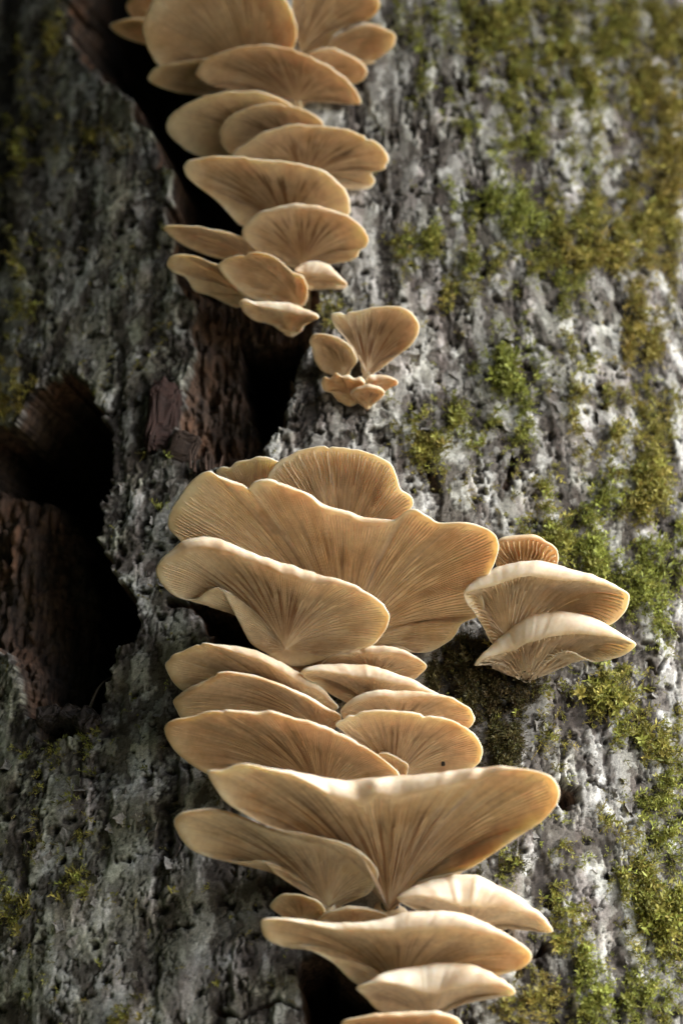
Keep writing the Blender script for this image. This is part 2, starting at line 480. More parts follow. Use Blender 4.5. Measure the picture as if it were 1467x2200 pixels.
tree = empty('tree', (0, AXIS_Y, 0))
tag(tree, 'thick old tree trunk with peeling grey bark and dark hollows behind the mushrooms', 'tree')
trunk_me, T = build_trunk()
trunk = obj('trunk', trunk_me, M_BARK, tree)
TV = T['V'][:T['nth'], T['zlo']:T['zhi']]
TPX, TPY = T['px'][:T['nth'], T['zlo']:T['zhi']], T['py'][:T['nth'], T['zlo']:T['zhi']]
TDEP = T['depth'][:T['nth'], T['zlo']:T['zhi']]
TN = np.cross(np.gradient(TV, axis=0), np.gradient(TV, axis=1))
TN /= np.linalg.norm(TN, axis=-1, keepdims=True) + 1e-12

# ------------------------------------------------------------------ mushrooms
def spline(pts, n):
    """Catmull-Rom through rows of pts, resampled to n rows by length of the first two columns"""
    P = np.asarray(pts, float)
    P = np.vstack([2 * P[0] - P[1], P, 2 * P[-1] - P[-2]])
    out = []
    for i in range(1, len(P) - 2):
        t = np.linspace(0, 1, 14, endpoint=False)[:, None]
        p0, p1, p2, p3 = P[i - 1], P[i], P[i + 1], P[i + 2]
        m1 = 0.42 * (p2 - p0); m2 = 0.42 * (p3 - p1)
        out.append((2 * t**3 - 3 * t**2 + 1) * p1 + (t**3 - 2 * t**2 + t) * m1 + (-2 * t**3 + 3 * t**2) * p2 + (t**3 - t**2) * m2)
    out.append(P[-2][None])
    Q = np.vstack(out)
    L = np.concatenate([[0], np.cumsum(np.hypot(*np.diff(Q[:, :2], axis=0).T))])
    u = np.linspace(0, L[-1], n)
    return np.stack([np.interp(u, L, Q[:, k]) for k in range(Q.shape[1])], -1), L[-1]

CREAM = np.array([0.92, 0.82, 0.62]); OCHRE = np.array([0.77, 0.53, 0.275]); BROWN = np.array([0.30, 0.145, 0.06])
PALE = np.array([0.87, 0.815, 0.72]); EDGE = np.array([0.38, 0.20, 0.085])
count = [0]

def mushroom(label, C, sil, alpha=30, roll=0, w=4, bulge=0.09, tint=0.0, gill_px=5.5, rough=1.0, lift=0.006, streak=0.5, edge=0.6, wave=0.0, bp=0.85,
             pale=0.0, stem=True, thick=1.0, kd=0.9):
    k = count[0]; count[0] += 1
    r = np.random.default_rng(100 + k)
    # visible outline of the cap, three columns: x, y, breadth of the upper face seen above the gills
    rows = [(p[0], p[1], p[2] if len(p) > 2 else w) for p in sil]
    _, length = spline(rows, 50)
    nu = int(np.clip(length / 4.0, 44, 280))
    S2, _ = spline(rows, nu)
    cxy = np.array(C, float)
    tt = np.linspace(0, 1, nu)
    nz = fbm(tt * length / 36.0, np.full(nu, 3.7 * k), 3, 500 + k) + 1.1 * fbm(tt * length / 120.0, np.full(nu, 1.9 * k), 2, 550 + k)
    for _ in range(r.integers(0, 4) if length > 330 and max(p[2] for p in rows) < 30 else 0):
        nz = nz + r.uniform(1.0, 2.4) * np.exp(-((tt - r.uniform(0.15, 0.85)) * length / r.uniform(3.5, 7.0)) ** 2)
    toC = cxy - S2[:, :2]; dist = np.linalg.norm(toC, axis=1) + 1e-6; toC /= dist[:, None]
    endfade = np.minimum(1, np.minimum(tt, 1 - tt) / 0.06)
    S2[:, :2] += toC * (nz * 2.6 * rough * endfade)[:, None]
    ww = np.maximum(S2[:, 2], 2.0)
    ww = ww * (1 + wave * fbm(tt * length / 60.0, np.full(nu, 9.1 * k), 2, 900 + k))
    ww = np.minimum(ww, dist * 0.6)
    E2 = S2[:, :2] + toC * ww[:, None]
    # close the ring behind the stem
    nb = 10
    a0, a1 = E2[-1], E2[0]
    low = cxy + np.array([0, 14.0])
    tb = np.linspace(0, 1, nb + 2)[1:-1][:, None]
    E2b = (1 - tb) ** 2 * a1 * 0 + (1 - tb) ** 2 * a0 + 2 * tb * (1 - tb) * low + tb ** 2 * a1
    E2c = np.vstack([E2, E2b]); S2c = np.vstack([S2[:, :2], E2b + np.array([0, -2.0])])
    wc = np.concatenate([ww, np.full(nb, 2.0)])
    N = len(E2c)
    # plane of the cap
    hit = on_trunk(*cxy)
    o = np.array([hit[0], hit[1] - AXIS_Y, 0]); o /= np.linalg.norm(o)
    B = hit + o * lift
    al, ro = math.radians(alpha), math.radians(roll)
    Zu = np.array([0, 0, 1.0])
    tx = np.array([-o[1], o[0], 0])
    tx = tx if tx[0] > 0 else -tx
    t1 = tx * math.cos(ro) + Zu * math.sin(ro)
    o1 = o * math.cos(al) + Zu * math.sin(al)
    nrm = np.cross(t1, o1); nrm /= np.linalg.norm(nrm)
    if nrm[2] < 0: nrm = -nrm
    dE = ray_dir(E2c[:, 0], E2c[:, 1])
    tE = ((B - CAM) @ nrm) / (dE @ nrm)
    size = dist.max() * 0.00031
    tB = (B - CAM) @ FWD
    tE = np.clip(tE, tB - 1.15 * size, None)
    tE = np.minimum(tE, trunk_t(dE) - 0.004 - 0.012 * ss(0, 1, endfade.min() + 0) * 0)
    E = CAM + dE * tE[:, None]
    mpp = tB / FPX
    dS = ray_dir(S2c[:, 0], S2c[:, 1])
    tS = tE + kd * wc * mpp
    tS = np.minimum(tS, trunk_t(dS) - 0.002)
    S = CAM + dS * tS[:, None]
    # underside
    ln = np.linalg.norm(E - B, axis=1)
    ring = B + (E - B) * (0.003 * size / np.maximum(ln, 0.3 * size))[:, None]
    und = np.array([0.0, 0.0, 1.0])
    fac = np.concatenate([np.ones(nu) * np.minimum(1, np.minimum(tt, 1 - tt) / 0.12), np.zeros(nb)])
    lobes = fbm(np.arange(N) * 4.0 / 70.0, np.full(N, 1.3 * k), 2, 300 + k) * 0.018 * rough
    def under(v, idx=None):
        i = slice(None) if idx is None else idx
        v = np.asarray(v)
        a = ring[i][:, None, :] * (1 - v)[..., None] + E[i][:, None, :] * v[..., None]
        h = (bulge * fac[i] * ln[i])[:, None] * np.sin(math.pi * v ** bp)
        h = h + (lobes[i] * fac[i] * ln[i])[:, None] * np.sin(math.pi * v) * v
        return a + und * h[..., None]
    nvu = 20
    vv = np.linspace(0, 1, nvu)
    U = under(np.broadcast_to(vv, (N, nvu)))
    # margin, then upper face
    q = np.linspace(0, 1, 8)[1:]
    outd = -ray_dir(S2c[:, 0], S2c[:, 1]); outd = outd - (outd * (S - E) / (np.linalg.norm(S - E, axis=1, keepdims=True) + 1e-9)).sum(1, keepdims=True) * (S - E) / (np.linalg.norm(S - E, axis=1, keepdims=True) + 1e-9)
    outd /= np.linalg.norm(outd, axis=1, keepdims=True)
    wd = np.linalg.norm(S - E, axis=1)
    Mg = E[:, None] * (1 - q)[None, :, None] + S[:, None] * q[None, :, None] + outd[:, None] * (wd[:, None] * 0.30 * np.sin(math.pi * q)[None])[..., None]
    q2 = np.linspace(0, 1, 12)[1:]
    Bt = B + np.array([0, 0, 0.10 * size * thick + 0.004]) - o * 0.02
    v2 = 1 - q2
    Tp = S[:, None] * v2[None, :, None] + Bt[None, None] * q2[None, :, None]
    hh = ((bulge + 0.03) * fac * ln)[:, None] * np.sin(math.pi * v2 ** bp)[None]
    Tp = Tp + und * hh[..., None]
    V = np.concatenate([U, Mg, Tp], 1)
    nv = V.shape[1]
    # flesh colour
    kk = np.arange(N)[:, None] * 0.09 + 5 * k
    pat = fbm(np.broadcast_to(kk, (N, nvu)) * 1.0, np.broadcast_to(vv * 1.6, (N, nvu)), 4, 700)
    base = CREAM + (OCHRE - CREAM) * np.clip(tint, 0, 1) * 0.7
    base = base + (PALE - base) * pale
    cu = base[None, None] + (OCHRE - base)[None, None] * (np.clip(0.15 + 0.5 * pat, 0, 1) * 0.35)[..., None]
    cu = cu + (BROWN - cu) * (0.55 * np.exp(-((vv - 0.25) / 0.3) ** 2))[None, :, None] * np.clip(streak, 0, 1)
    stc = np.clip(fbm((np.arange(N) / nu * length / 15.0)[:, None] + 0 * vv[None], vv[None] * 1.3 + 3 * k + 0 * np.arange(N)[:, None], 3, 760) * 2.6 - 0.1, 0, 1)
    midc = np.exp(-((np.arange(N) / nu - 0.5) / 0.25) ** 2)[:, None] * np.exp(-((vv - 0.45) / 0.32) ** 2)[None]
    cu = cu + (BROWN - cu) * np.clip(streak * (0.2 * midc + 1.3 * stc * midc), 0, 0.9)[..., None]  # brown streaks: staining, plus shade of the gaps between gills painted in
    distc = np.concatenate([dist, np.full(nb, 40.0)])
    ed = (ss((1 - 10.0 / np.maximum(distc, 25))[:, None], 1.0, vv[None]) * edge)[..., None]
    cu = cu + (EDGE - cu) * ed * (0.6 + 0.4 * np.clip(pat, -1, 1))[..., None]
    en = np.clip(0.55 + 0.6 * fbm(np.arange(N) * 0.13, np.full(N, 2.2 * k), 3, 720), 0, 1)
    topc = PALE + (CREAM - PALE) * 0.25 + (OCHRE - PALE) * 0.18 * tint
    mgc = topc[None, None] + (EDGE - topc)[None, None] * (edge * (1 - ss(0.0, 0.7, q))[None, :] * en[:, None])[..., None]
    mgc = mgc * (1 + 0.06 * fbm(np.arange(N)[:, None] * 0.35 + 0 * q[None], 0 * np.arange(N)[:, None] + q[None] * 3, 2, 730)[..., None])
    tpc = np.broadcast_to(topc, (N, len(q2), 3))
    col = np.concatenate([cu, mgc, tpc], 1)
    root = empty('oyster_mushroom', B)
    tag(root, label, 'mushroom', 'oyster mushrooms growing up the tree trunk')
    bpy.context.view_layer.update()
    loc = B
    def part(name, V, q, c, mat, smooth=True):
        me = make_mesh(name, np.asarray(V).reshape(-1, 3) - loc, q, col=np.asarray(c).reshape(-1, 3), smooth=smooth)
        ob = bpy.data.objects.new(name, me); scene.collection.objects.link(ob); me.materials.append(mat); ob.parent = root
        return ob
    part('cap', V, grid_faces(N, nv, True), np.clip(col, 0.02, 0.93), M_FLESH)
    # gills: tapering blades in three lengths, running from the stem to the margin
    G = int(np.clip(length / gill_px, 24, 230))
    ku = (np.arange(G) + 0.5) / G * (nu - 1)
    M = 18
    v0 = np.where(np.arange(G) % 4 == 0, 0.03, np.where(np.arange(G) % 2 == 0, 0.26, 0.50)) + r.uniform(-0.02, 0.14, G)
    v1 = 0.985 - r.uniform(0, 0.025, G)
    a = np.linspace(0, 1, M)
    v = v0[:, None] + (v1 - v0)[:, None] * a[None]
    wig = 0.55 * fbm(np.arange(G)[:, None] * 0.16 + 0 * v, v * 3.0 + k, 2, 740) * (nu / G)
    def at(uoff):
        uf = np.clip(ku[:, None] + wig + uoff, 0, nu - 1.001)
        i0 = uf.astype(int); f = (uf - i0)[..., None]
        ringv = ring[i0] * (1 - f) + ring[i0 + 1] * f
        Ev = E[i0] * (1 - f) + E[i0 + 1] * f
        fl = (fac * ln)[i0] * (1 - f[..., 0]) + (fac * ln)[i0 + 1] * f[..., 0]
        lb = (lobes * fac * ln)[i0] * (1 - f[..., 0]) + (lobes * fac * ln)[i0 + 1] * f[..., 0]
        h = bulge * fl * np.sin(math.pi * v ** bp) + lb * np.sin(math.pi * v) * v
        return ringv * (1 - v)[..., None] + Ev * v[..., None] + und * h[..., None]
    step_u = nu / G
    PL, PR, PC = at(-0.30 * step_u), at(0.30 * step_u), at(0.0)
    gx = np.gradient(PC, axis=1)
    side = PR - PL
    gn = np.cross(gx, side); gn /= np.linalg.norm(gn, axis=-1, keepdims=True) + 1e-12
    flip = np.sign((gn * (CAM - PC)).sum(-1, keepdims=True)); flip[flip == 0] = 1
    gn = gn * flip
    spc = np.linalg.norm(side, axis=-1) / 0.6
    H = np.minimum(0.0036, (0.46 if gill_px < 7 else 1.0) * spc.max()) * ss(0, 0.14, a)[None] * (1 - 0.55 * ss(0.45, 1.0, a))[None] * ss(1.0, 0.93, a)[None]
    H = H * (0.8 + 0.3 * r.random(G))[:, None]
    H = np.minimum(H, 3.2 * spc + 0.0003)
    lift_ = gn * 0.0002
    BL, BR, AP = PL - lift_, PR - lift_, PC + gn * H[..., None]
    GV = np.stack([BL, AP, BR], 2)                        # G, M, 3, xyz
    ids = np.arange(G * M * 3).reshape(G, M, 3)
    Q = []
    for c0 in (0, 1):
        Q.append(np.stack([ids[:, :-1, c0], ids[:, 1:, c0], ids[:, 1:, c0 + 1], ids[:, :-1, c0 + 1]], -1).reshape(-1, 4))
    gtint = r.random(G)[:, None]
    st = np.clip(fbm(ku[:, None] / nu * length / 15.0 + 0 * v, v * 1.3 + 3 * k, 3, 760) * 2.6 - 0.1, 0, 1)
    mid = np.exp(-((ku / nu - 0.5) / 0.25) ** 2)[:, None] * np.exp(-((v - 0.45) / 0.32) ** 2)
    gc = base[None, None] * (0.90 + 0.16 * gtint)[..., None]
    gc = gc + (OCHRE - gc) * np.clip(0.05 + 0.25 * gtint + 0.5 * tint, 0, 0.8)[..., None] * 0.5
    gc = gc + (BROWN - gc) * np.clip(streak * (0.22 * mid + 1.3 * st * mid), 0, 0.85)[..., None]  # same streaks on the blades, gill gap shade in the colour
    gc = gc + (EDGE - gc) * (ss((1 - 9.0 / np.maximum(dist[np.clip(ku.astype(int), 0, nu - 1)], 25))[:, None], 1.0, v) * edge * 0.6)[..., None]
    gc3 = np.repeat(gc[:, :, None, :], 3, 2)
    gc3[:, :, 0] *= 0.92; gc3[:, :, 2] *= 0.92
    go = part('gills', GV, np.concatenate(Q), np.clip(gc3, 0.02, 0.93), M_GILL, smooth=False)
    go['kind'] = 'stuff'
    # stem, running back and down into the wood
    if stem:
        m = 20
        an = np.linspace(0, 2 * math.pi, m, endpoint=False)
        rows_ = []
        for q3, rad in ((0.0, 0.035), (0.2, 0.075), (0.6, 0.09), (1.0, 0.10)):
            c = B + o1 * (0.02 * size) * (1 - q3) + (-o * (0.035 + lift) + Zu * (-0.004)) * q3
            rows_.append(c + (np.cos(an)[:, None] * t1 + np.sin(an)[:, None] * np.cross(t1, o1)) * rad * size * (1 + 0.12 * np.sin(3 * an + k))[:, None])
        SV = np.stack(rows_, 1)
        sc_ = np.broadcast_to(base * 0.9 + BROWN * 0.1, (m, 4, 3))
        part('stem', SV, grid_faces(m, 4, True), sc_, M_FLESH)
    return root

def build_mushrooms():
    m = mushroom
    # ---- upper column, from the top of the frame down
    m('broad shaded cap at the top of the trunk, cut off by the frame edge', (548, 205),
      [(470, 190), (390, 175), (340, 140), (318, 105), (306, 60), (318, 25), (340, -20), (400, -70), (480, -92), (550, -75), (600, -20), (626, 24), (639, 62), (634, 96), (612, 140), (580, 185)], alpha=34, w=3, tint=.35, streak=.25)
    m('tall fan cap with folded right margin, cut by the top edge of the frame', (646, 125),
      [(640, 95), (630, 50), (628, 0), (660, -50), (720, -62), (780, -40), (814, 2), (812, 24), (788, 45), (745, 53), (722, 72), (702, 96), (670, 118)], alpha=32, w=3, tint=.3, streak=.5)
    m('pale edged cap on the far right of the topmost cluster, lit on its upper face', (690, 130),
      [(696, 118), (708, 88), (738, 66, 10), (788, 49, 14), (831, 60, 6), (852, 75, 4), (846, 100), (813, 126), (793, 138), (750, 140), (710, 138)], alpha=22, w=4, tint=.45, streak=.1)
    m('small rounded cap tucked right below the tall folded fan at the top', (676, 182),
      [(655, 150), (659, 116), (687, 102), (721, 103), (754, 118), (783, 138), (790, 154), (783, 170), (766, 180), (720, 190)], alpha=26, w=5, tint=.5, streak=.1)
    m('dim cap corner peeping out at the upper left beside the largest top cap', (330, 60),
      [(318, 45), (300, 42), (282, 36), (270, 19), (274, 2), (300, -15), (330, -20), (352, 10), (345, 45)], alpha=26, w=3, tint=.6, streak=.1, stem=False)
    m('little pointed cap furthest left in the topmost cluster, in deep shade', (345, 95),
      [(320, 98), (300, 92), (268, 81), (248, 68), (237, 55), (250, 47), (280, 40), (305, 40), (335, 52), (360, 75)], alpha=22, w=3, tint=.6, streak=.1, stem=False)
    m('wide arched cap with bright orange rim and brown centre, just under the top cluster', (640, 232),
      [(612, 214), (560, 202), (487, 190), (440, 178), (420, 158), (430, 137), (458, 119), (506, 103), (554, 98), (602, 100), (649, 114), (697, 138), (735, 162), (764, 191), (778, 222), (745, 224), (697, 217), (668, 218), (655, 226)], alpha=30, w=4, tint=.55, streak=.9, edge=.8)
    m('dark narrow cap jutting left beneath the largest top cap', (505, 215),
      [(470, 208), (435, 205), (387, 200), (345, 188), (316, 170), (330, 148), (363, 136), (411, 129), (460, 128), (510, 140), (530, 175)], alpha=24, w=3, tint=.4, streak=.2)
    m('broad unlit grey brown cap on the left, above the small round one it overlaps', (575, 330),
      [(530, 342), (480, 345), (435, 338), (405, 326), (377, 304), (357, 278), (363, 252), (392, 227), (435, 206), (492, 197), (554, 198), (602, 209), (630, 235), (625, 280)], alpha=28, w=3, tint=.1, streak=.3)
    m('shaded round cap half hidden between the grey brown cap and a paler fan', (640, 338),
      [(580, 342), (520, 338), (492, 330), (476, 312), (468, 291), (473, 271), (492, 248), (530, 231), (573, 223), (626, 227), (664, 239), (692, 258), (700, 285), (685, 315)], alpha=28, w=3, tint=.45, streak=.5)
    m('scallop edged fan reaching right with a pale curled lobe at its lower corner', (655, 398),
      [(600, 380), (540, 360), (497, 334), (525, 310), (563, 286), (616, 268), (649, 266), (697, 270), (745, 277), (792, 296), (821, 315), (835, 343), (826, 364), (797, 372), (806, 388), (792, 405), (754, 408), (720, 402)], alpha=32, w=4, tint=.4, streak=.9, edge=.4, wave=.3)
    m('large fan sloping down to the left, cream with brown streaks in the middle', (622, 502),
      [(570, 498), (517, 484), (490, 457), (459, 426), (424, 400), (402, 380), (395, 358), (406, 344), (433, 338), (477, 334), (521, 337), (566, 344), (610, 346), (654, 353), (699, 369), (730, 393), (747, 417), (753, 444), (750, 462), (715, 490), (670, 502)], alpha=34, w=5, tint=.05, streak=1.0, edge=.4)
    m('neat oval fan with a thin white upper rim and brown rays from its centre', (652, 577),
      [(615, 570), (584, 556), (548, 537), (526, 515), (521, 493), (528, 479), (553, 459, 5), (588, 446, 9), (632, 437, 11), (677, 440, 11), (721, 453, 8), (761, 473, 4), (785, 497), (793, 515), (787, 530), (774, 538), (768, 551), (743, 563), (699, 567)], alpha=33, w=3, tint=.3, streak=1.0, edge=.6)
    m('slim tongue like cap pointing left beside the oval fan', (548, 572),
      [(510, 564), (468, 555), (433, 544), (397, 528), (366, 506), (353, 489), (371, 484), (420, 485), (455, 493), (499, 502), (535, 513), (565, 535)], alpha=24, w=4, tint=.35, streak=.2)
    m('drooping dull cap at the lower left of the upper column', (532, 650),
      [(508, 662), (486, 652), (455, 637), (420, 625), (400, 597), (375, 586), (358, 568), (366, 550), (389, 544), (420, 548), (446, 559), (480, 572), (530, 600), (545, 625)], alpha=28, w=3, tint=.25, streak=.1, stem=False)
    m('wavy cap with a rolled centre, below the oval fan', (642, 662),
      [(610, 656), (570, 650), (535, 640), (508, 621), (480, 592), (469, 569), (486, 554), (513, 547), (553, 543), (584, 548), (610, 564), (628, 580), (648, 588), (661, 610), (662, 638), (655, 655)], alpha=33, w=3, tint=.4, streak=.2, bulge=.14, rough=1.3, stem=False)
    m('tiny drooping cap showing its white upper side, under the right of the oval fan', (660, 618),
      [(648, 600, 2), (634, 582, 6), (654, 567, 26), (681, 563, 32), (708, 572, 30), (728, 591, 14), (746, 611, 5), (738, 621, 3), (712, 622), (685, 622)], alpha=8, w=8, tint=.3, streak=0, edge=.9, kd=1.1)
    m('lowest cap of the upper column, thick cream rim hiding its gills', (625, 722),
      [(600, 710), (574, 692), (545, 688), (525, 672), (514, 650, 10), (526, 641, 16), (548, 648, 18), (584, 648, 20), (619, 650, 20), (654, 663, 16), (680, 675, 8), (685, 684, 4), (660, 692), (650, 710)], alpha=20, w=6, tint=.05, streak=0, pale=.2, stem=False)
    # ---- small group on the right
    m('upright cream funnel of the small group, gills streaked with orange', (787, 812),
      [(776, 800), (772, 772), (761, 750), (739, 723), (717, 697), (712, 676), (734, 671), (770, 667), (796, 660), (827, 656), (858, 659), (886, 672), (901, 695), (898, 719), (880, 745), (849, 768), (823, 789), (805, 802)], alpha=42, w=4, tint=.1, streak=.9, pale=.35, edge=.25)
    m('smaller ear shaped cap left of the upright cream funnel', (742, 815),
      [(712, 805), (690, 796), (677, 776), (668, 748), (662, 730), (672, 717), (694, 716), (725, 725), (752, 745), (767, 766), (767, 778), (756, 792), (752, 808)], alpha=36, w=4, tint=.35, streak=.3, edge=.5)
    m('ruffled orange cap at the bottom left of the small group', (752, 868),
      [(725, 862), (714, 846), (694, 838), (689, 822), (697, 808), (707, 812, 3), (721, 799, 8), (733, 808, 4), (748, 804, 10), (760, 815, 6), (773, 811, 10), (785, 821, 5), (776, 838), (772, 866)], alpha=25, w=4, tint=.9, streak=.3, edge=.9, rough=1.6, wave=.5, bulge=.2)
    m('tiny round button cap in front, lowest of the small group', (790, 876),
      [(772, 868), (756, 852), (751, 842), (765, 830, 6), (792, 825, 8), (814, 830, 7), (826, 844, 4), (818, 856), (804, 868)], alpha=18, w=5, tint=.8, streak=.6, edge=.9)
    m('tiny curled orange cap at the right end of the small group', (806, 846),
      [(794, 832), (784, 816), (792, 804, 10), (812, 803, 14), (833, 805, 10), (853, 816, 4), (855, 826), (841, 832), (826, 842)], alpha=18, w=5, tint=.8, streak=.2, edge=1.0)
    # ---- the big middle cluster
    m('ruffled pale cap peeking out at the left behind the biggest fan', (560, 1130),
      [(500, 1080), (470, 1030), (463, 1008), (479, 1000), (496, 1004), (510, 993), (530, 988), (557, 984), (585, 987), (610, 1005), (620, 1050)], alpha=38, w=3, tint=.1, streak=.1, pale=.3, rough=1.8, edge=.3)
    m('round sunlit fan with bold straight gills, standing behind the biggest fan', (735, 1235),
      [(640, 1180), (585, 1110), (570, 1040), (590, 998), (624, 975), (669, 962), (714, 958), (764, 964), (803, 975), (837, 994), (852, 1025), (862, 1053), (884, 1072), (884, 1094), (850, 1150), (800, 1200)], alpha=42, w=3, tint=.25, streak=.3, pale=.25, gill_px=7.5, edge=.25)
    m('biggest fan of all, spread across the middle with a notched sunlit rim', (740, 1402),
      [(640, 1370), (540, 1310), (450, 1230), (384, 1158), (364, 1138), (361, 1118), (373, 1087), (401, 1047), (429, 1019), (451, 1011), (468, 1021, 9), (500, 1032, 12), (524, 1040, 6), (531, 1048, 3), (546, 1034, 3), (579, 1028, 7), (613, 1039, 9), (647, 1053, 6), (669, 1064, 10), (691, 1081, 12), (714, 1090, 8), (747, 1098, 10), (781, 1110, 12), (820, 1113, 10), (848, 1115, 6), (868, 1101, 3), (882, 1093, 3), (898, 1095, 5), (920, 1109, 4), (943, 1122, 4), (988, 1121, 6), (1027, 1126, 5), (1060, 1145), (1071, 1172), (1064, 1206), (1046, 1240), (1034, 1268), (1040, 1296), (1034, 1321), (993, 1340), (971, 1372), (926, 1399), (893, 1402), (859, 1388), (810, 1394)], alpha=33, w=3, tint=.35, streak=.35, gill_px=5.6, bulge=.10, edge=.35, lift=0.0, rough=.7)
    m('cream fan in front at the left with a turned down white rim and curled corner', (622, 1440),
      [(574, 1404), (540, 1383), (512, 1335), (490, 1292), (470, 1262), (440, 1272), (424, 1284), (405, 1287), (384, 1284), (361, 1270), (343, 1249), (334, 1222), (350, 1198, 8), (384, 1168, 18), (412, 1156, 26), (457, 1155, 34), (507, 1170, 26), (552, 1190, 24), (613, 1210, 22), (680, 1232, 18), (736, 1246, 11), (775, 1263, 8), (814, 1288, 5), (836, 1316), (834, 1338), (820, 1366), (795, 1388), (710, 1412)], alpha=34, w=3, tint=.05, streak=.9, pale=.1, gill_px=6.4, bulge=.10, edge=.7, wave=.25, lift=.03, stem=False)
    # ---- right hand group
    m('small orange cap with coarse white gills, behind the pair on the right', (1118, 1275),
      [(1085, 1250), (1066, 1215), (1062, 1180), (1071, 1156, 6), (1098, 1152, 9), (1126, 1148, 9), (1154, 1151, 8), (1176, 1165, 5), (1193, 1180, 4), (1198, 1195), (1194, 1215), (1160, 1255)], alpha=34, w=5, tint=.7, streak=.5, gill_px=12, edge=.9)
    m('upper of two smooth pale caps on the right, deep gills under its left side', (1078, 1402),
      [(1052, 1378), (1036, 1345), (1015, 1312), (1000, 1292), (996, 1274), (1006, 1258, 14), (1029, 1238, 26), (1064, 1217, 36), (1098, 1209, 36), (1140, 1206, 35), (1174, 1208, 36), (1219, 1219, 33), (1264, 1232, 24), (1306, 1250, 14), (1337, 1266, 7), (1352, 1278, 4), (1349, 1300), (1337, 1322), (1310, 1342), (1240, 1372), (1150, 1400)], alpha=28, w=4, tint=.1, streak=.15, pale=.35, gill_px=8.5, bp=1.4, bulge=.18, lift=.018, edge=.15, kd=1.0)
    m('lower of the two smooth pale caps on the right, pointed at both ends', (1128, 1466),
      [(1108, 1446), (1082, 1430), (1050, 1424), (1017, 1429), (1033, 1407, 12), (1057, 1383, 28), (1091, 1352, 46), (1126, 1328, 56), (1160, 1316, 62), (1202, 1312, 64), (1237, 1317, 60), (1271, 1327, 52), (1306, 1343, 38), (1340, 1365, 16), (1366, 1384, 4), (1340, 1407), (1306, 1418), (1278, 1421), (1254, 1411), (1226, 1398), (1202, 1402), (1185, 1416), (1160, 1436), (1142, 1456)], alpha=20, w=4, tint=.05, streak=.0, pale=.45, gill_px=8.5, bp=1.7, bulge=.15, stem=False, lift=.002, edge=.15, kd=1.0)
    # ---- lower cluster
    m('topmost left blade of the lower cluster, sloping right under its bright rim', (640, 1546),
      [(560, 1536), (450, 1510), (390, 1482), (367, 1456), (355, 1430), (367, 1407), (398, 1397), (434, 1381), (465, 1384, 10), (500, 1387, 24), (540, 1395, 28), (569, 1404, 28), (610, 1425, 24), (652, 1451, 18), (688, 1474, 12), (714, 1500, 8), (729, 1519, 3), (700, 1540)], alpha=27, w=3, tint=.35, streak=.5, edge=.8, bulge=.08)
    m('second left blade of the lower cluster, with a pale flap at its left end', (690, 1580),
      [(600, 1586), (480, 1570), (400, 1550), (379, 1524), (373, 1506), (387, 1490, 10), (408, 1476, 14), (432, 1466, 8), (452, 1456, 4), (470, 1446, 6), (496, 1443, 10), (548, 1451, 12), (600, 1467, 11), (652, 1490, 10), (693, 1513, 8), (730, 1534, 4), (732, 1550), (715, 1570)], alpha=27, w=3, tint=.55, streak=.5, edge=.8)
    m('thin brown cap wedged at the top middle of the lower cluster', (680, 1456),
      [(640, 1446), (600, 1430), (575, 1408), (610, 1402), (672, 1397), (714, 1398), (740, 1415), (720, 1445)], alpha=26, w=3, tint=.4, streak=.6, edge=.5)
    m('topmost right cap of the lower cluster, dark gills under a pale arched rim', (800, 1478),
      [(740, 1462), (700, 1445), (688, 1424), (714, 1404, 8), (760, 1389, 14), (807, 1385, 17), (854, 1391, 14), (890, 1410, 8), (916, 1430, 3), (900, 1451), (885, 1462), (845, 1475)], alpha=24, w=4, tint=.4, streak=.5, edge=.8)
    m('flat white topped cap below the topmost right one, its gills in black shade', (800, 1528),
      [(740, 1508), (690, 1480), (655, 1456), (646, 1443), (672, 1430, 20), (724, 1426, 32), (776, 1429, 30), (828, 1438, 25), (880, 1456, 20), (916, 1476, 16), (945, 1495, 8), (930, 1515), (870, 1528)], alpha=22, w=5, tint=.3, streak=.4, edge=.6, kd=1.0)
    m('right hand cap of the lower cluster with a short white highlight, third down', (850, 1590),
      [(800, 1576), (750, 1555), (732, 1530), (745, 1513, 8), (776, 1492, 14), (828, 1482, 16), (880, 1482, 16), (931, 1487, 11), (973, 1498, 5), (1009, 1520), (1020, 1540), (1016, 1556), (980, 1580), (910, 1592)], alpha=25, w=4, tint=.45, streak=.5, edge=.6)
    dotted = m('smooth oval cap on the right of the lower cluster with one dark speck', (845, 1690),
      [(800, 1660), (770, 1610), (735, 1570), (719, 1555), (735, 1542), (771, 1529), (817, 1525), (880, 1529), (931, 1537), (983, 1552), (1019, 1575), (1038, 1606), (1031, 1634), (1010, 1655), (960, 1680), (900, 1695)], alpha=33, w=4, tint=.3, streak=.7, edge=.3)
    m('long orange glowing blade with wavy rim, on the left above the widest lower fan', (692, 1722),
      [(600, 1718), (500, 1690), (430, 1655), (387, 1625), (361, 1594), (351, 1563), (367, 1548), (413, 1537), (444, 1526), (470, 1525, 6), (501, 1524, 9), (543, 1529, 10), (584, 1527, 8), (621, 1538, 7), (672, 1551, 8), (735, 1575, 8), (776, 1599, 6), (817, 1623, 4), (849, 1652), (859, 1673), (830, 1700), (760, 1720)], alpha=32, w=4, tint=.6, streak=.6, edge=.7)
    m('small amber cap edge squeezed in right of the long glowing blade', (838, 1695),
      [(815, 1670), (800, 1635), (818, 1615), (840, 1619), (862, 1630), (877, 1643), (874, 1666), (862, 1685)], alpha=28, w=3, tint=.9, streak=.1, edge=.5)
